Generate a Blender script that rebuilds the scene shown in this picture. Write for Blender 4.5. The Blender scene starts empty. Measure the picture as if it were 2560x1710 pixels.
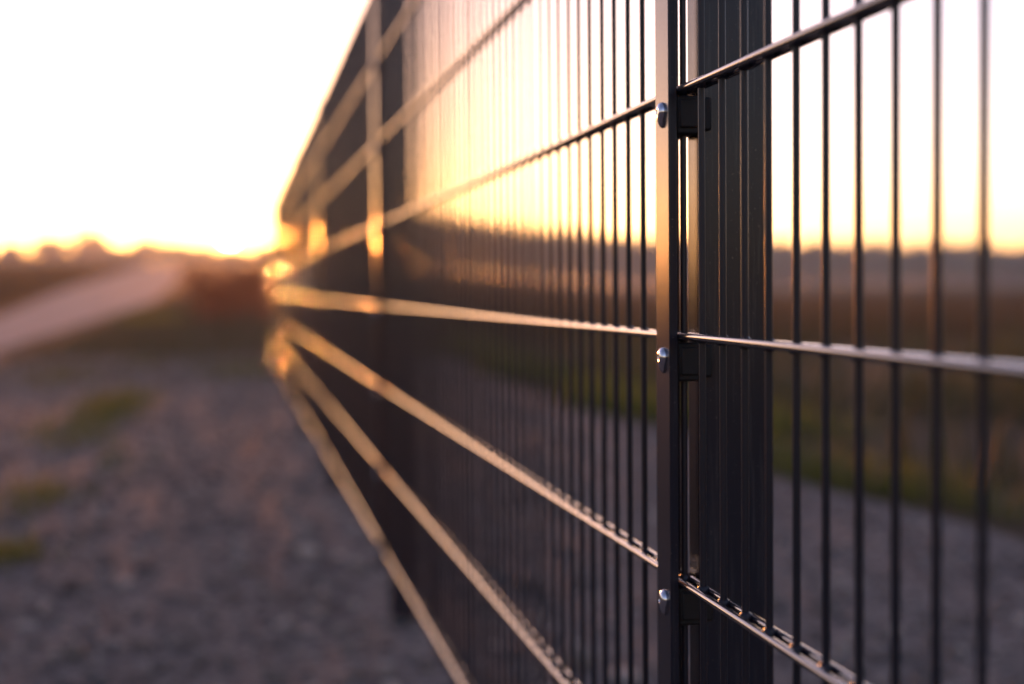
import bpy, bmesh, math, random
import numpy as np
from mathutils import Vector, Matrix, noise

R = math.radians
random.seed(11)
rng = np.random.default_rng(11)
scene = bpy.context.scene
COL = scene.collection

# ------------------------------------------------------------------ camera
# world: fence runs along +Y in the plane x = 0, ground z = 0, metres
CAM_H = 0.84
cam = bpy.data.cameras.new('camera')
cam_o = bpy.data.objects.new('camera', cam); COL.objects.link(cam_o)
cam.sensor_width = 36.0
cam.lens = 52.8
cam.clip_start = 0.02
cam.clip_end = 9000
yaw, pitch, roll = R(10.52), R(2.06), R(-0.48)
M_yaw = Matrix.Rotation(-yaw, 4, 'Z')
M_base = Matrix.Rotation(R(90) - pitch, 4, 'X')
M_roll = Matrix.Rotation(roll, 4, 'Z')
cam_o.matrix_world = Matrix.Translation((-0.363, 0, CAM_H)) @ M_yaw @ M_base @ M_roll
cam.dof.use_dof = True
cam.dof.focus_distance = 1.16
cam.dof.aperture_fstop = 2.7
cam.dof.aperture_blades = 0
scene.camera = cam_o

# ------------------------------------------------------------------ sky and sun
SUN_AZ, SUN_EL = R(-0.08), R(2.05)          # azimuth from +Y towards +X
sun_dir = Vector((math.sin(SUN_AZ) * math.cos(SUN_EL), math.cos(SUN_AZ) * math.cos(SUN_EL), math.sin(SUN_EL)))
world = bpy.data.worlds.new('World'); scene.world = world
world.use_nodes = True
nt = world.node_tree; nt.nodes.clear()
sky = nt.nodes.new('ShaderNodeTexSky'); sky.sky_type = 'NISHITA'
sky.sun_disc = False
sky.sun_elevation = SUN_EL
sky.sun_rotation = SUN_AZ
sky.altitude = 0
sky.air_density = 0.76
sky.dust_density = 0.5
sky.ozone_density = 1.0
# the visible disc of the setting sun, half a degree wide
tc = nt.nodes.new('ShaderNodeTexCoord')
dot = nt.nodes.new('ShaderNodeVectorMath'); dot.operation = 'DOT_PRODUCT'
dot.inputs[1].default_value = sun_dir
nt.links.new(tc.outputs['Generated'], dot.inputs[0])
gt = nt.nodes.new('ShaderNodeMath'); gt.operation = 'GREATER_THAN'
gt.inputs[1].default_value = math.cos(R(0.28))
nt.links.new(dot.outputs['Value'], gt.inputs[0])
disc = nt.nodes.new('ShaderNodeMix'); disc.data_type = 'RGBA'
disc.inputs['A'].default_value = (0, 0, 0, 1)
disc.inputs['B'].default_value = (800, 480, 190, 1)
nt.links.new(gt.outputs[0], disc.inputs['Factor'])
add = nt.nodes.new('ShaderNodeMix'); add.data_type = 'RGBA'; add.blend_type = 'ADD'
add.inputs['Factor'].default_value = 1.0
hs = nt.nodes.new('ShaderNodeHueSaturation'); hs.inputs['Saturation'].default_value = 1.0
nt.links.new(sky.outputs['Color'], hs.inputs['Color'])
tint = nt.nodes.new('ShaderNodeMix'); tint.data_type = 'RGBA'; tint.blend_type = 'MULTIPLY'
tint.inputs['Factor'].default_value = 1.0
tint.inputs['B'].default_value = (1.07, 0.91, 1.19, 1)
nt.links.new(hs.outputs['Color'], tint.inputs['A'])
nt.links.new(tint.outputs['Result'], add.inputs['A'])
nt.links.new(disc.outputs['Result'], add.inputs['B'])
bg = nt.nodes.new('ShaderNodeBackground'); bg.inputs['Strength'].default_value = 0.12
nt.links.new(add.outputs['Result'], bg.inputs['Color'])
wo = nt.nodes.new('ShaderNodeOutputWorld'); nt.links.new(bg.outputs[0], wo.inputs['Surface'])

sl = bpy.data.lights.new('sun', 'SUN'); sl.energy = 2.4; sl.angle = R(0.5); sl.color = (1.0, 0.29, 0.055)
sun_o = bpy.data.objects.new('sun', sl); COL.objects.link(sun_o)
sun_o.rotation_euler = (-sun_dir).to_track_quat('-Z', 'Y').to_euler()

vs = scene.view_settings
vs.view_transform = 'Standard'; vs.look = 'None'; vs.gamma = 1.0; vs.use_curve_mapping = False
vs.exposure = 2.2
scene.cycles.use_denoising = True
scene.cycles.max_bounces = 6
scene.cycles.volume_bounces = 0
scene.cycles.sample_clamp_indirect = 8.0


# ------------------------------------------------------------------ helpers
def tag(o, label=None, cat=None, group=None, kind=None):
    if label: o['label'] = label
    if cat: o['category'] = cat
    if group: o['group'] = group
    if kind: o['kind'] = kind
    return o


def link(name, me, mat=None, parent=None, loc=None):
    o = bpy.data.objects.new(name, me); COL.objects.link(o)
    if mat is not None and me is not None and len(me.materials) == 0: me.materials.append(mat)
    if parent is not None: o.parent = parent
    if loc is not None: o.location = loc
    return o


def empty(name, loc=(0, 0, 0)):
    o = bpy.data.objects.new(name, None); COL.objects.link(o); o.location = loc
    o.empty_display_size = 0.1
    return o


def bm_mesh(bm, name, smooth=False):
    me = bpy.data.meshes.new(name); bm.to_mesh(me); bm.free()
    if smooth: me.polygons.foreach_set('use_smooth', [True] * len(me.polygons))
    me.update()
    return me


def add_box(bm, x0, x1, y0, y1, z0, z1, bevel=0.0, seg=2):
    r = bmesh.ops.create_cube(bm, size=1.0)
    for v in r['verts']:
        v.co = Vector((x0 + (v.co.x + .5) * (x1 - x0), y0 + (v.co.y + .5) * (y1 - y0), z0 + (v.co.z + .5) * (z1 - z0)))
    if bevel > 0:
        es = list({e for v in r['verts'] for e in v.link_edges})
        bmesh.ops.bevel(bm, geom=es, offset=bevel, segments=seg, profile=0.5, affect='EDGES')


def np_mesh(name, verts, faces, smooth=False, colors=None):
    """verts (n,3) array, faces (m,k) int array of equal-sized polygons"""
    me = bpy.data.meshes.new(name)
    n, m, k = len(verts), len(faces), faces.shape[1]
    me.vertices.add(n); me.vertices.foreach_set('co', np.asarray(verts, np.float32).ravel())
    me.loops.add(m * k); me.loops.foreach_set('vertex_index', faces.astype(np.int32).ravel())
    me.polygons.add(m)
    me.polygons.foreach_set('loop_start', np.arange(0, m * k, k, dtype=np.int32))
    me.polygons.foreach_set('loop_total', np.full(m, k, np.int32))
    if smooth: me.polygons.foreach_set('use_smooth', np.ones(m, bool))
    me.update(calc_edges=True)
    me.validate()
    return me


def material(name, base=(.5, .5, .5), rough=.6, metallic=0.0, spec=None):
    m = bpy.data.materials.new(name); m.use_nodes = True
    b = m.node_tree.nodes['Principled BSDF']
    b.inputs['Base Color'].default_value = (*base, 1)
    b.inputs['Roughness'].default_value = rough
    b.inputs['Metallic'].default_value = metallic
    if spec is not None: b.inputs['Specular IOR Level'].default_value = spec
    return m, m.node_tree, b


def n_noise(t, scale, detail=4, rough=.55, vec=None):
    n = t.nodes.new('ShaderNodeTexNoise'); n.inputs['Scale'].default_value = scale
    n.inputs['Detail'].default_value = detail; n.inputs['Roughness'].default_value = rough
    if vec is not None: t.links.new(vec, n.inputs['Vector'])
    return n


def n_ramp(t, fac, stops):
    r = t.nodes.new('ShaderNodeValToRGB')
    el = r.color_ramp.elements
    while len(el) < len(stops): el.new(0.5)
    for e, (p, c) in zip(el, stops): e.position = p; e.color = (*c, 1)
    t.links.new(fac, r.inputs['Fac'])
    return r


def n_mix(t, fac, a, b, blend='MIX'):
    m = t.nodes.new('ShaderNodeMix'); m.data_type = 'RGBA'; m.blend_type = blend
    if isinstance(fac, (int, float)): m.inputs['Factor'].default_value = fac
    else: t.links.new(fac, m.inputs['Factor'])
    for s, v in (('A', a), ('B', b)):
        if isinstance(v, tuple): m.inputs[s].default_value = (*v, 1)
        else: t.links.new(v, m.inputs[s])
    return m.outputs['Result']


def n_bump(t, bsdf, height, strength, dist):
    bp = t.nodes.new('ShaderNodeBump'); bp.inputs['Strength'].default_value = strength
    bp.inputs['Distance'].default_value = dist
    t.links.new(height, bp.inputs['Height']); t.links.new(bp.outputs['Normal'], bsdf.inputs['Normal'])


def geo_pos(t):
    return t.nodes.new('ShaderNodeNewGeometry').outputs['Position']


# ------------------------------------------------------------------ materials
def mat_coat(name, base, rough, bump=.12, ior=1.4, coat=.5, dusty=False):
    m, t, b = material(name, base, rough)
    b.inputs['IOR'].default_value = ior
    b.inputs['Coat Weight'].default_value = coat
    b.inputs['Coat Roughness'].default_value = .10
    b.inputs['Coat IOR'].default_value = 1.45
    p = geo_pos(t)
    n = n_noise(t, 900, 2, .5, p)
    n2 = n_noise(t, 14, 5, .6, p)
    r = t.nodes.new('ShaderNodeMapRange'); r.inputs['To Min'].default_value = rough - .05; r.inputs['To Max'].default_value = rough + .08
    t.links.new(n2.outputs['Fac'], r.inputs['Value']); t.links.new(r.outputs[0], b.inputs['Roughness'])
    if dusty:                                   # grey dust specks and faint run marks on the coating
        sp = n_noise(t, 420, 3, .6, p)
        mp = t.nodes.new('ShaderNodeMapping'); mp.inputs['Scale'].default_value = (260, 260, 9); t.links.new(p, mp.inputs['Vector'])
        st = n_noise(t, 1.0, 4, .65, mp.outputs[0])
        f1 = n_ramp(t, sp.outputs['Fac'], [(.66, (0, 0, 0)), (.74, (1, 1, 1))])
        f2 = n_ramp(t, st.outputs['Fac'], [(.52, (0, 0, 0)), (.75, (.5, .5, .5))])
        mx = n_mix(t, 1.0, f1.outputs[0], f2.outputs[0], 'ADD')
        c = n_mix(t, mx, base, (.075, .070, .068))
        t.links.new(c, b.inputs['Base Color'])
    n_bump(t, b, n.outputs['Fac'], bump, .0006)
    return m


M_WIRE = mat_coat('anthracite_wire_paint', (.011, .0112, .018), .32, .04, 1.36, 0.0)
M_RAIL = mat_coat('anthracite_rail_paint', (.008, .0085, .014), .14, .03, 1.7, .9)
M_POST = mat_coat('anthracite_post_paint', (.017, .0175, .025), .20, .06, 1.32, 0.0, True)
M_PLASTIC, _, _ = material('black_plastic', (.006, .006, .007), .55, spec=.25)
M_STEEL, _t, _b = material('stainless_steel', (.62, .62, .66), .16, 1.0)


def mat_ground():
    m, t, b = material('field_soil', rough=1.0, spec=.03)
    p = geo_pos(t)
    big = n_noise(t, .06, 6, .6, p); mid = n_noise(t, .6, 6, .65, p)
    c1 = n_ramp(t, big.outputs['Fac'], [(.35, (.075, .048, .030)), (.5, (.095, .062, .034)), (.66, (.055, .052, .028))])
    c2 = n_ramp(t, mid.outputs['Fac'], [(.35, (.05, .036, .026)), (.65, (.11, .078, .048))])
    t.links.new(n_mix(t, .5, c1.outputs[0], c2.outputs[0]), b.inputs['Base Color'])
    n_bump(t, b, mid.outputs['Fac'], .5, .1)
    return m


def mat_gravel():
    m, t, b = material('dark_gravel', rough=.9, spec=.1)
    p = geo_pos(t)
    v = t.nodes.new('ShaderNodeTexVoronoi'); v.inputs['Scale'].default_value = 45; t.links.new(p, v.inputs['Vector'])
    sep = t.nodes.new('ShaderNodeSeparateColor'); t.links.new(v.outputs['Color'], sep.inputs[0])
    cells = n_ramp(t, sep.outputs[0], [(0, (.085, .068, .060)), (.45, (.150, .122, .104)), (.8, (.190, .150, .126)), (1, (.28, .22, .18))])
    big = n_noise(t, 1.1, 5, .6, p)
    patch = n_ramp(t, big.outputs['Fac'], [(.3, (.90, .89, .92)), (.7, (1.07, 1.06, 1.05))])
    t.links.new(n_mix(t, 1.0, cells.outputs[0], patch.outputs[0], 'MULTIPLY'), b.inputs['Base Color'])
    n_bump(t, b, v.outputs['Distance'], .35, .008)
    return m


def mat_track():
    m, t, b = material('pale_compacted_track', rough=.9, spec=.12)
    p = geo_pos(t)
    mid = n_noise(t, 1.3, 6, .6, p)
    c = n_ramp(t, mid.outputs['Fac'], [(.3, (.185, .180, .165)), (.7, (.29, .28, .26))])
    t.links.new(c.outputs[0], b.inputs['Base Color'])
    n_bump(t, b, n_noise(t, 40, 3, .6, p).outputs['Fac'], .4, .01)
    return m


def mat_island(name, cols, rough=.8, trans=0.0, spec=.3):
    """colour picked per mesh island, for stones, leaves and blades"""
    m, t, b = material(name, rough=rough, spec=spec)
    g = t.nodes.new('ShaderNodeNewGeometry')
    st = [(i / (len(cols) - 1), c) for i, c in enumerate(cols)]
    r = n_ramp(t, g.outputs['Random Per Island'], st)
    t.links.new(r.outputs[0], b.inputs['Base Color'])
    if trans > 0:
        tr = t.nodes.new('ShaderNodeBsdfTranslucent'); t.links.new(r.outputs[0], tr.inputs['Color'])
        mx = t.nodes.new('ShaderNodeMixShader'); mx.inputs[0].default_value = trans
        out = t.nodes['Material Output']
        t.links.new(b.outputs[0], mx.inputs[1]); t.links.new(tr.outputs[0], mx.inputs[2])
        t.links.new(mx.outputs[0], out.inputs['Surface'])
    return m


M_GROUND, M_GRAVEL, M_TRACK = mat_ground(), mat_gravel(), mat_track()
M_STONE = mat_island('gravel_stone', [(.060, .050, .046), (.16, .13, .11), (.11, .095, .088), (.22, .165, .13), (.17, .14, .12), (.50, .40, .33)], .8, spec=.15)
M_GRASS = mat_island('verge_grass', [(.075, .095, .014), (.13, .145, .02), (.18, .16, .03), (.08, .10, .024)], .6, .35)
M_WEED = mat_island('meadow_weed', [(.030, .048, .016), (.055, .068, .018), (.080, .066, .024), (.040, .046, .028)], .7, .25)
M_DRY = mat_island('dry_grass', [(.085, .050, .024), (.06, .040, .022), (.11, .068, .03), (.045, .036, .022)], .85, .08)
M_LEAF = mat_island('tree_leaf', [(.055, .115, .085), (.062, .125, .095), (.075, .125, .092), (.058, .118, .100)], .9, 0.0, spec=.05)
M_FLARE_RED = mat_island('flare_red_shrub_leaf', [(.16, .05, .03), (.11, .045, .03), (.19, .07, .035), (.09, .06, .03)], .8, .5)  # autumn reds plus the sun's lens-flare tint put into the leaf colour
M_BARK, _, _ = material('bark', (.06, .045, .035), .9)

# ------------------------------------------------------------------ terrain
_LY = [-5000, 0, 9, 13, 17, 22, 28, 34, 60, 128, 400, 520, 3000]
_LZ = [0, 0, 0, .03, .11, .23, .38, .55, 1.20, 2.90, 8.0, 9.2, 12]
_RY = [-5000, 0, 40, 100, 300, 6000]
_RZ = [0, 0, .02, .15, 1.0, 9]


def terrain(x, y):
    x = np.asarray(x, float); y = np.asarray(y, float)
    az = np.degrees(np.arctan2(x + .36, np.maximum(y, .1)))
    d = np.where(y > 0, np.hypot(x, y), 0.0)
    s = np.clip((az - 2.0) / 15.0, 0, 1); s = s * s * (3 - 2 * s)
    return (1 - s) * np.interp(d, _LY, _LZ) + s * np.interp(d, _RY, _RZ)


def tz(x, y): return float(terrain(x, y))


def sheet(xs, ys, lift=0.0, rough=0.0):
    X, Y = np.meshgrid(xs, ys)
    Z = terrain(X, Y) + lift
    if rough > 0:
        Z = Z + rng.normal(0, rough, Z.shape)
    v = np.stack([X, Y, Z], -1).reshape(-1, 3)
    nx, ny = len(xs), len(ys)
    i = np.arange(nx - 1)[None, :] + nx * np.arange(ny - 1)[:, None]
    f = np.stack([i, i + 1, i + 1 + nx, i + nx], -1).reshape(-1, 4)
    return v, f


u = np.linspace(-1, 1, 151)
gx = np.sinh(u * 7.2) / math.sinh(7.2) * 2000
w = np.linspace(0, 1, 220)
gy = -120 + np.concatenate([np.linspace(0, 118, 12)[:-1], 118 + (np.sinh(w * 7.0) / math.sinh(7.0)) * 2200])
v, f = sheet(gx, gy)
tag(link('ground', np_mesh('ground', v, f, True), M_GROUND), kind='structure')

# gravel strip on both sides of the fence
ys = np.concatenate([np.linspace(-4, 12, 60), np.linspace(12.4, 17, 20)])
nx = 40
X = np.zeros((len(ys), nx)); Yg = np.repeat(ys[:, None], nx, 1)
for j, y in enumerate(ys):
    e0 = -3.4 + .25 * noise.noise(Vector((y * .5, 1.3, 0))) + max(0, (y - 12) * .06)
    e1 = 2.05 + .22 * noise.noise(Vector((y * .6, 7.7, 0))) - max(0, (y - 14) * .03)
    X[j] = np.linspace(e0, max(e1, e0 + .4), nx)
Z = terrain(X, Yg) + .012
for j in range(len(ys)):
    for i in range(nx):
        Z[j, i] += .006 * noise.noise(Vector((X[j, i] * 3, ys[j] * 3, 3.3)))
v = np.stack([X, Yg, Z], -1).reshape(-1, 3)
i_ = np.arange(nx - 1)[None, :] + nx * np.arange(len(ys) - 1)[:, None]
f = np.stack([i_, i_ + 1, i_ + 1 + nx, i_ + nx], -1).reshape(-1, 4)
tag(link('gravel_path', np_mesh('gravel_path', v, f, True), M_GRAVEL), kind='structure')

# pale track curving away on the left
ty = np.concatenate([np.linspace(-4, 60, 90), np.linspace(62, 122, 20)])
near = np.interp(ty, [-10, 10, 18, 25, 35, 60, 100, 420], [-3.3, -3.15, -3.0, -2.65, -2.1, -2.5, -3.5, -12])
far = np.interp(ty, [-10, 20, 28, 48, 128, 420], [-5.0, -4.5, -4.4, -5.4, -7.6, -17])
nx = 14
fr = np.linspace(0, 1, nx)
X = far[:, None] + (near - far)[:, None] * fr[None, :]
Yt = np.repeat(ty[:, None], nx, 1)
crown = .05 * np.sin(np.pi * fr)[None, :] - .02 * np.exp(-((fr - .3) / .08) ** 2)[None, :] - .02 * np.exp(-((fr - .72) / .08) ** 2)[None, :]
Z = terrain(X, Yt) + .03 + crown + np.clip((Yt - 60) / 300, 0, 1) * .25
v = np.stack([X, Yt, Z], -1).reshape(-1, 3)
i_ = np.arange(nx - 1)[None, :] + nx * np.arange(len(ty) - 1)[:, None]
f = np.stack([i_, i_ + 1, i_ + 1 + nx, i_ + nx], -1).reshape(-1, 4)
tag(link('track', np_mesh('track', v, f, True), M_TRACK), kind='structure')

# ------------------------------------------------------------------ fence
FENCE_TOP = CAM_H + .759
RAILS = [CAM_H + .759 - .2 * k for k in range(8)]     # heights of the eight double rails
POST_Y0, PITCH, N_POST = 1.19, 2.5, 6
H_R, V_R = .0032, .0028                                  # 6 mm rails, 5 mm upright wires


def rod_mesh(name, radius, length, axis, seg=12):
    bm = bmesh.new()
    bmesh.ops.create_cone(bm, cap_ends=True, segments=seg, radius1=radius, radius2=radius, depth=length)
    if axis == 'Y': bmesh.ops.rotate(bm, verts=bm.verts, matrix=Matrix.Rotation(R(90), 3, 'X'))
    caps = [fc for fc in bm.faces if len(fc.verts) > 4]
    bmesh.ops.split_edges(bm, edges=list({e for fc in caps for e in fc.edges}))   # end caps keep their own normals
    me = bm_mesh(bm, name, True)
    for p in me.polygons:
        if len(p.vertices) > 4: p.use_smooth = False
    return me


def soft_bevels(me, width):
    """smooth only the narrow bevel faces, keep the wide faces flat"""
    for p in me.polygons:
        vs_ = [me.vertices[i].co for i in p.vertices]
        ed = sorted((vs_[i] - vs_[i - 1]).length for i in range(len(vs_)))
        p.use_smooth = ed[0] < width
    return me


fence = empty('wire_mesh_fence', (0, POST_Y0, 0))
tag(fence, 'tall anthracite double-rod wire mesh fence receding beside the gravel path', 'fence')
Z_BOT, Z_TOP = RAILS[-1] - .03, RAILS[0] + .004
PANEL_L = 2.484
me_h = rod_mesh('horizontal_wire', H_R, PANEL_L, 'Y')
me_v = rod_mesh('vertical_wire', V_R, Z_TOP - Z_BOT, 'Z')
me_h.materials.append(M_RAIL); me_v.materials.append(M_WIRE)
N_V = 50


def wire_ys(y0):
    """y of the upright wires of the panel whose near post stands at y0"""
    return [y0 + .015 + .05 * i for i in range(N_V)]


# weld beads of one panel: a small lump of coated weld at every crossing
def weld_mesh():
    bm = bmesh.new()
    bmesh.ops.create_icosphere(bm, subdivisions=1, radius=1.0)
    bv = np.array([v.co[:] for v in bm.verts]); bf = np.array([[v.index for v in fc.verts] for fc in bm.faces]); bm.free()
    vs_, fs_ = [], []
    n = 0
    for y in wire_ys(0):
        for z in RAILS:
            vs_.append(bv * np.array([.0056, .0050, .0066]) + np.array([0, y, z])); fs_.append(bf + n); n += len(bv)
    return np_mesh('weld_beads', np.concatenate(vs_), np.concatenate(fs_), True)


me_weld = weld_mesh(); me_weld.materials.append(M_WIRE)


def far_grid():
    """upright wires of a far panel, too fine to tell apart"""
    vs_, fs_, n = [], [], 0
    s = 5
    a = np.arange(s) * 2 * math.pi / s
    ring = np.stack([np.cos(a) * V_R, np.sin(a) * V_R], -1)
    for y in wire_ys(0):
        lo = np.c_[ring[:, 0], ring[:, 1] + y, np.full(s, Z_BOT)]; hi = lo.copy(); hi[:, 2] = Z_TOP
        vs_.append(np.concatenate([lo, hi]))
        k = np.arange(s)
        fs_.append(np.stack([k, (k + 1) % s, (k + 1) % s + s, k + s], -1) + n); n += 2 * s
    return np_mesh('upright_wires', np.concatenate(vs_), np.concatenate(fs_), True)


me_far = far_grid(); me_far.materials.append(M_WIRE)

for k in range(-1, N_POST - 1):
    y0 = POST_Y0 + PITCH * k
    dy = .029 if k < 0 else 0.0                       # the near panel sits a little further along
    panel = empty('mesh_panel', (0, y0 - POST_Y0 + dy, 0)); panel.parent = fence
    tag(link('weld_beads', me_weld, None, panel), kind='stuff')
    for z in RAILS:
        for s in (-1, 1):
            o = link('horizontal_wire', me_h, None, panel, (s * (V_R + H_R - .0003), 1.25 - dy, z + random.uniform(-.0006, .0006)))
            o.rotation_euler = (random.uniform(-.0003, .0003), 0, 0)
    if k < 3:
        for y in wire_ys(0):
            o = link('vertical_wire', me_v, None, panel, (random.uniform(-.0003, .0003), y + random.uniform(-.0009, .0009), (Z_BOT + Z_TOP) / 2))
            o.rotation_euler = (random.uniform(-.0012, .0012), random.uniform(-.0005, .0005), random.uniform(0, 6))
    else:
        tag(link('upright_wires', me_far, None, panel), kind='stuff')

# ---- posts
PX0, PX1 = .0105, .0705           # post depth
PY0, PY1 = -.0145, .0170         # post width along the fence
BX0, BX1 = -.0160, -.0088         # cover bar thickness
BY0, BY1 = -.0190, .0190
POST_TOP = FENCE_TOP + .015


def post_tube():
    bm = bmesh.new(); add_box(bm, PX0, PX1, PY0, PY1, -.5, POST_TOP, .0028, 3)
    return soft_bevels(bm_mesh(bm, 'fence_post'), 0.003)


def cover_bar():
    bm = bmesh.new(); add_box(bm, BX0, BX1, BY0, BY1, RAILS[-1] - .05, POST_TOP - .004, .0007, 2)
    return soft_bevels(bm_mesh(bm, 'cover_bar'), 0.001)


def post_cap():
    bm = bmesh.new()
    add_box(bm, PX0 - .002, PX1 + .002, PY0 - .002, PY1 + .002, POST_TOP - .012, POST_TOP + .004, .0018, 2)
    return soft_bevels(bm_mesh(bm, 'post_cap'), 0.002)


def clamp_mesh():
    """plastic mat holder between cover bar and post, origin at the rail height"""
    bm = bmesh.new()
    add_box(bm, BX1 + .0002, PX0 - .0002, PY0 - .004, PY1 + .012, -.036, -.0045, .002, 2)
    add_box(bm, BX1 + .002, PX0 - .002, PY0 - .0075, PY0 - .003, -.031, -.008, .0015, 2)
    add_box(bm, PX0 - .0001, PX0 + .010, PY0 - .0055, PY0 - .0003, -.033, -.006, .002, 2)
    add_box(bm, PX0 - .0001, PX0 + .010, PY1 + .0003, PY1 + .0075, -.033, -.006, .002, 2)
    return soft_bevels(bm_mesh(bm, 'clamp'), 0.003)


def screw_mesh():
    """button head screw, origin on the bar face, head towards -X"""
    bm = bmesh.new()
    n = 28
    prof = [(1.0, 0.0), (1.0, .0009), (.955, .0020), (.83, .0033), (.64, .0042), (.42, .0047)]
    rings = []
    for rr, h in prof:
        ring = []
        for i in range(n):
            a = 2 * math.pi * i / n
            rad = .0078 * rr
            tail = max(0.0, math.cos(a + math.pi)) ** 36          # pointed tail at the underside
            rad += .0056 * tail * rr
            ring.append(bm.verts.new((-h, math.sin(a) * rad, math.cos(a) * rad)))
        rings.append(ring)
    # hexagon socket
    def hexring(h, sc):
        ring = []
        for i in range(n):
            a = 2 * math.pi * i / n
            m = a % (math.pi / 3) - math.pi / 6
            rad = .0022 / math.cos(m) * sc
            ring.append(bm.verts.new((-h, math.sin(a) * rad, math.cos(a) * rad)))
        return ring
    rings.append(hexring(.0047, 1.0)); rings.append(hexring(.0022, .96))
    for a_, b_ in zip(rings, rings[1:]):
        for i in range(n): bm.faces.new((a_[i], a_[(i + 1) % n], b_[(i + 1) % n], b_[i]))
    bm.faces.new(rings[-1])
    bmesh.ops.recalc_face_normals(bm, faces=bm.faces)
    me = bm_mesh(bm, 'screw', True)
    return me


me_post, me_bar, me_cap, me_clamp, me_screw = post_tube(), cover_bar(), post_cap(), clamp_mesh(), screw_mesh()
for me, mt in ((me_post, M_POST), (me_bar, M_POST), (me_cap, M_PLASTIC), (me_clamp, M_PLASTIC), (me_screw, M_STEEL)): me.materials.append(mt)
for k in range(-1, N_POST):
    post = link('fence_post', me_post, None, fence, (0, PITCH * k, 0))
    link('cover_bar', me_bar, None, post)
    link('post_cap', me_cap, None, post)
    for z in RAILS:
        link('clamp', me_clamp, None, post, (0, 0, z))
        s = link('screw', me_screw, None, post, (BX0 + .0001, -.002 + random.uniform(-.0006, .0006), z - .0165))
        s.rotation_euler = (random.uniform(-.15, .15), 0, 0)


def join(parts):
    V, F, n = [], [], 0
    for v, f in parts: V.append(v); F.append(f + n); n += len(v)
    return np.concatenate(V), np.concatenate(F)


# ------------------------------------------------------------------ loose stones, grass, weeds
def scatter_stones(n, xr, yr, smin, smax):
    bm = bmesh.new(); bmesh.ops.create_icosphere(bm, subdivisions=1, radius=1.0)
    bv = np.array([v.co[:] for v in bm.verts]); bf = np.array([[v.index for v in fc.verts] for fc in bm.faces]); bm.free()
    bv0 = bv[:12]
    # plain icosahedron: 20 faces
    bm = bmesh.new(); bmesh.ops.create_icosphere(bm, subdivisions=0 + 1, radius=1.0); bm.free()
    V, F = [], []
    x = rng.uniform(*xr, n); y = yr[0] + (yr[1] - yr[0]) * rng.uniform(0, 1, n) ** 1.5
    s = smin + (smax - smin) * rng.uniform(0, 1, n) ** 3
    z = terrain(x, y) + .012
    m = len(bv)
    jit = 1 + rng.normal(0, .16, (n, m, 1))
    sc = np.stack([rng.uniform(.7, 1.2, n), rng.uniform(.7, 1.2, n), rng.uniform(.45, .8, n)], -1)[:, None, :]
    a = rng.uniform(0, 6.28, n); ca, sa = np.cos(a)[:, None], np.sin(a)[:, None]
    P = bv[None] * jit * sc * s[:, None, None]
    Q = np.stack([P[..., 0] * ca - P[..., 1] * sa + x[:, None], P[..., 0] * sa + P[..., 1] * ca + y[:, None], P[..., 2] + (z + s * .25)[:, None]], -1)
    Fc = bf[None] + (np.arange(n) * m)[:, None, None]
    return Q.reshape(-1, 3), Fc.reshape(-1, 3)


va, fa = join([scatter_stones(20000, (-3.1, 2.0), (2.2, 15), .005, .022), scatter_stones(260, (-2.0, 1.6), (2.4, 8), .020, .042)])
tag(link('gravel', np_mesh('gravel', va, fa), M_STONE), 'loose dark grey and brownish stones strewn over the gravel path', 'gravel', kind='stuff')


def blades(px, py, h, wdt, lean=.5, zoff=0.0, base=None):
    """one bent three-sided blade of grass (two quads tapering) per point; px, py, h arrays"""
    n = len(px)
    a = rng.uniform(0, 6.283, n); l = rng.uniform(.1, lean, n) * h
    dx, dy = np.cos(a), np.sin(a)
    wx, wy = -dy * wdt, dx * wdt
    z0 = terrain(px, py) + zoff if base is None else np.full(n, base)
    def row(t, wf, bend):
        cx = px + dx * l * bend; cy = py + dy * l * bend; cz = z0 + h * t
        return np.stack([np.stack([cx - wx * wf, cy - wy * wf, cz], -1), np.stack([cx + wx * wf, cy + wy * wf, cz], -1)], 1)
    V = np.concatenate([row(0, 1, 0), row(.55, .8, .3), row(1, .12, 1)], 1)     # n,6,3
    F = np.array([[0, 1, 3, 2], [2, 3, 5, 4]])[None] + (np.arange(n) * 6)[:, None, None]
    return V.reshape(-1, 3), F.reshape(-1, 4)


def leaf_cards(c, rad, n, size, seed_r=None, flat=1.0):
    """n leaf sized quads on a lumpy ellipsoid volume"""
    d = rng.normal(0, 1, (n, 3)); d /= np.linalg.norm(d, axis=1)[:, None]
    r = rng.uniform(0, 1, n) ** .4
    p = np.asarray(c) + d * r[:, None] * np.asarray(rad)
    nrm = rng.normal(0, 1, (n, 3)); nrm /= np.linalg.norm(nrm, axis=1)[:, None]
    t = np.cross(nrm, [.3, .2, .93]); t /= np.linalg.norm(t, axis=1)[:, None] + 1e-6
    b = np.cross(nrm, t)
    s = size * rng.uniform(.6, 1.3, n)[:, None]
    V = np.stack([p - t * s, p - b * s * .55, p + t * s, p + b * s * .55], 1)
    F = np.arange(n * 4).reshape(n, 4)
    return V.reshape(-1, 3), F


# green verge behind the fence
n = 16000
y = rng.uniform(2.0, 22, n)
x = 2.1 + .22 * np.sin(y * 1.7) + np.abs(rng.normal(0, .35, n))
keep = np.array([noise.noise(Vector((a * 1.2, b * .55, 4.4))) > -.18 for a, b in zip(x, y)])
x, y = x[keep], y[keep]
va, fa = blades(x, y, rng.uniform(.05, .2, len(x)), .004)
tag(link('grass_verge', np_mesh('grass_verge', va, fa), M_GRASS), 'yellow-green grass fringe along the gravel behind the fence', 'grass', kind='stuff')

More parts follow.
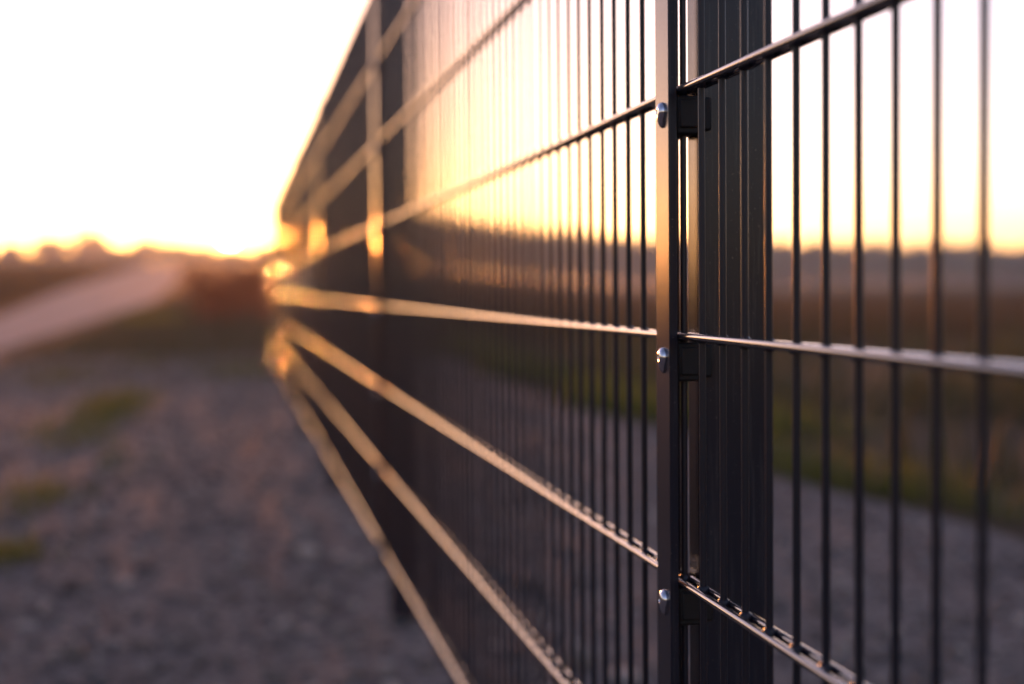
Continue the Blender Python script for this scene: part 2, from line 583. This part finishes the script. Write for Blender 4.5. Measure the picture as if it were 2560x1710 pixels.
# dark meadow behind it
n = 26000
y = rng.uniform(1.5, 34, n); x = 2.4 + rng.uniform(0, 1, n) * (2.0 + y * .55)
keep = np.array([noise.noise(Vector((a * .55, b * .35, 9.1))) > -.1 for a, b in zip(x, y)])
x, y = x[keep], y[keep]
va, fa = blades(x, y, rng.uniform(.08, .38, len(x)), .008, .8)
tag(link('meadow_weeds', np_mesh('meadow_weeds', va, fa), M_WEED), 'dark green weeds covering the meadow beyond the fence', 'weeds', kind='stuff')

# dry brown grass of the far field
n = 26000
y = rng.uniform(20, 90, n); x = rng.uniform(0, 1, n) * y * .75 + 2.0
va, fa = blades(x, y, rng.uniform(.15, .5, n), .03, .8)
n = 22000
y2 = 12 + 150 * rng.uniform(0, 1, n) ** 1.5; x2 = -4.9 - np.maximum(y2 - 28, 0) * .03 - rng.uniform(0, 1, n) * (3 + y2 * .22)
vb, fb = blades(x2, y2, rng.uniform(.15, .55, n), .03, .8)
va, fa = join([(va, fa), (vb, fb)])
tag(link('dry_field_grass', np_mesh('dry_field_grass', va, fa), M_DRY), 'brown dry grass covering the open fields', 'grass', kind='stuff')


# thin weeds growing in a ragged line along the gravel
n = 3800
y = rng.uniform(5.5, 16, n); x = -1.22 + .10 * np.sin(y * 1.9) + rng.normal(0, .17, n)
keep = np.array([noise.noise(Vector((a * 2.2, b * .9, 2.7))) > .05 for a, b in zip(x, y)])
x, y = x[keep], y[keep]
va, fa = blades(x, y, rng.uniform(.015, .06, len(x)), .004, .9, .01)
tag(link('weed_line', np_mesh('weed_line', va, fa), M_GRASS), 'thin ragged line of weeds along the gravel left of the fence', 'weeds', kind='stuff')

# dull rough grass between the gravel end and the track
n = 16000
y = rng.uniform(12.5, 40, n); x = -2.9 + rng.uniform(0, 1, n) * (3.4 + (y - 12) * .3) + (y - 12) * .04
keep = (rng.uniform(12, 17, n) < y)
x, y = x[keep], y[keep]
va, fa = blades(x, y, rng.uniform(.02, .10, len(x)), .012, .9)
tag(link('rough_grass', np_mesh('rough_grass', va, fa), M_WEED), 'dull short grass beside the pale track past the gravel', 'grass', kind='stuff')


# weed patches in the gravel on the left
def weed_patch(x, y, rx, ry, n, hmax, label):
    px = rng.normal(0, rx, n); py = rng.normal(0, ry, n)
    z0 = tz(x, y) + .008
    va, fa = blades(px, py, rng.uniform(.25, 1, n) * hmax, .004, .9, base=0.0)
    o = empty('weed_patch', (x, y, z0))
    tag(link('grass_blades', np_mesh('grass_blades', va, fa), M_GRASS, o), kind='stuff')
    tag(o, label, 'weeds', 'weed patches in the gravel')


weed_patch(-1.08, 4.85, .07, .10, 240, .08, 'small bright green weed tuft at the left edge, nearest to the viewer')
weed_patch(-1.15, 6.3, .09, .20, 260, .06, 'thin low weed tuft in gravel, second nearest at left')
weed_patch(-1.2, 10.8, .13, .8, 1100, .09, 'largest yellow-green weed patch in the gravel, left of the fence foot')
weed_patch(-.25, 14.5, .25, .6, 500, .09, 'dull green weed patch just past the end of the fence')
weed_patch(-1.9, 14.2, .2, .7, 380, .08, 'low green weed patch between the gravel and the pale track bend')
weed_patch(-1.75, 25.5, .3, 1.0, 700, .22, 'yellowish weed patch on the track edge before the flare-reddened shrubs')


# ------------------------------------------------------------------ shrubs and trees
def shrub(x, y, w, h, label, n=520):
    root = empty('shrub', (x, y, tz(x, y)))
    tag(root, label, 'shrub', 'flare-reddened shrubs beyond the fence end')
    parts = [leaf_cards((0, 0, h * .48), (w * .5, w * .5, h * .5), n, .06)]
    for _ in range(7):
        parts.append(leaf_cards((rng.uniform(-.4, .4) * w, rng.uniform(-.4, .4) * w, h * rng.uniform(.4, .85)), (w * .22, w * .22, h * .18), n // 12, .045))
    va, fa = join(parts)
    link('foliage', np_mesh('foliage', va, fa), M_FLARE_RED, root)
    bm = bmesh.new()
    for i in range(5):
        a = i * 1.26
        bmesh.ops.create_cone(bm, cap_ends=True, segments=5, radius1=.018, radius2=.006, depth=h * .7,
                              matrix=Matrix.Rotation(a, 4, 'Z') @ Matrix.Rotation(.35, 4, 'Y') @ Matrix.Translation((0, 0, h * .33)))
    link('stem', bm_mesh(bm, 'stem'), M_BARK, root)


shrub(-.55, 25.5, 1.3, 1.0, 'leftmost low flare-reddened shrub at the end of the fence')
shrub(.45, 25, 1.4, 1.35, 'middle flare-reddened shrub under the setting sun')
shrub(1.4, 24.5, 1.4, 1.2, 'rightmost flare-reddened shrub, half hidden by the far fence')


def tree(x, y, h, w, label, n=650, group=None, leaf=.28, low=.12):
    root = empty('tree', (x, y, tz(x, y) - .1))
    tag(root, label, 'tree', group)
    bm = bmesh.new()
    bmesh.ops.create_cone(bm, cap_ends=True, segments=8, radius1=h * .028, radius2=h * .012, depth=h * .7, matrix=Matrix.Translation((0, 0, h * .35)))
    for i in range(5):
        a = i * 2.4 + rng.uniform(0, 1)
        bmesh.ops.create_cone(bm, cap_ends=True, segments=5, radius1=h * .012, radius2=h * .004, depth=h * .38,
                              matrix=Matrix.Translation((0, 0, h * (.3 + .07 * i))) @ Matrix.Rotation(a, 4, 'Z') @ Matrix.Rotation(.8, 4, 'Y') @ Matrix.Translation((0, 0, h * .17)))
    link('trunk', bm_mesh(bm, 'trunk'), M_BARK, root)
    parts = [leaf_cards((0, 0, h * (.5 + low / 2)), (w * .38, w * .38, h * .42), int(n * .45), leaf)]
    for _ in range(9):
        a = rng.uniform(0, 6.28); rr = rng.uniform(.15, .36) * w
        parts.append(leaf_cards((math.cos(a) * rr, math.sin(a) * rr, h * rng.uniform(.25, .82)), (w * .2, w * .2, h * .15), int(n * .06), leaf))
    va, fa = join(parts)
    link('crown', np_mesh('crown', va, fa), M_LEAF, root)


def polar(az, d): return math.sin(R(az)) * d - .36, math.cos(R(az)) * d


GT = 'trees along the left skyline'
for az, d, h, w, lb in [
    (-9.3, 380, 5.6, 8, 'leftmost skyline tree, cut by the picture edge'),
    (-7.9, 400, 5.2, 8, 'low bushy skyline tree next to the left picture edge'),
    (-6.45, 395, 6.8, 11, 'second roundest skyline tree, left of the tallest round tree'),
    (-5.2, 390, 8.6, 10.5, 'tallest round skyline tree standing clear at left'),
    (-4.2, 410, 4.8, 9, 'low skyline tree between the round tree and the broad clump'),
    (-3.05, 400, 6.6, 11, 'broad domed skyline tree halfway between round tree and sun'),
    (-2.1, 405, 5.6, 11, 'flat-topped skyline tree right of the broad domed tree'),
    (-1.1, 400, 4.6, 10, 'low skyline tree just left of the sun'),
    (.1, 405, 3.8, 10, 'low skyline tree directly below the sun'),
    (1.4, 400, 5.0, 10, 'skyline tree just right of the sun behind the fence'),
]:
    x, y = polar(az, d); tree(x, y, h * 1.12, w * 1.1, lb, 1700, GT, .5)

# hedge filling the foot of the skyline on the left
parts = []
for az in np.arange(-13, 4, .16):
    d = 392 + rng.uniform(-12, 12); x, y = polar(az, d)
    h = rng.uniform(2.2, 3.4)
    parts.append(leaf_cards((x, y, tz(x, y) + h * .5), (1.3, 1.3, h * .55), 90, .6))
va, fa = join(parts)
tag(link('hedgerow', np_mesh('hedgerow', va, fa), M_LEAF), 'long dark hedge along the far edge of the left field', 'hedge', kind='stuff')

# wood along the right skyline, one mass
parts = []
for az in np.arange(3.5, 42, .17):
    for row_ in range(2):
        d = 300 + 25 * row_ + rng.uniform(-10, 10); x, y = polar(az + rng.uniform(-.1, .1), d)
        h = (10.4 - .21 * (az - 15)) * rng.uniform(.86, 1.06)
        parts.append(leaf_cards((x, y, tz(x, y) + h * .5), (h * .22, h * .22, h * .52), 110, .75))
va, fa = join(parts)
tag(link('woodland', np_mesh('woodland', va, fa), M_LEAF), 'far grey-green wood along the right skyline', 'wood', kind='stuff')

# ------------------------------------------------------------------ evening haze
bm = bmesh.new(); add_box(bm, -2100, 2100, -160, 2200, -1.0, 24)
hz = link('haze', bm_mesh(bm, 'haze'))
mh = bpy.data.materials.new('evening_haze'); mh.use_nodes = True
th = mh.node_tree; th.nodes.clear()
pv = th.nodes.new('ShaderNodeVolumePrincipled')
pv.inputs['Color'].default_value = (.90, .94, .97, 1)
pv.inputs['Density'].default_value = .0008
pv.inputs['Anisotropy'].default_value = .45
oh = th.nodes.new('ShaderNodeOutputMaterial'); th.links.new(pv.outputs[0], oh.inputs['Volume'])
hz.data.materials.append(mh)
tag(hz, 'thin evening haze over the fields', 'haze', kind='stuff')
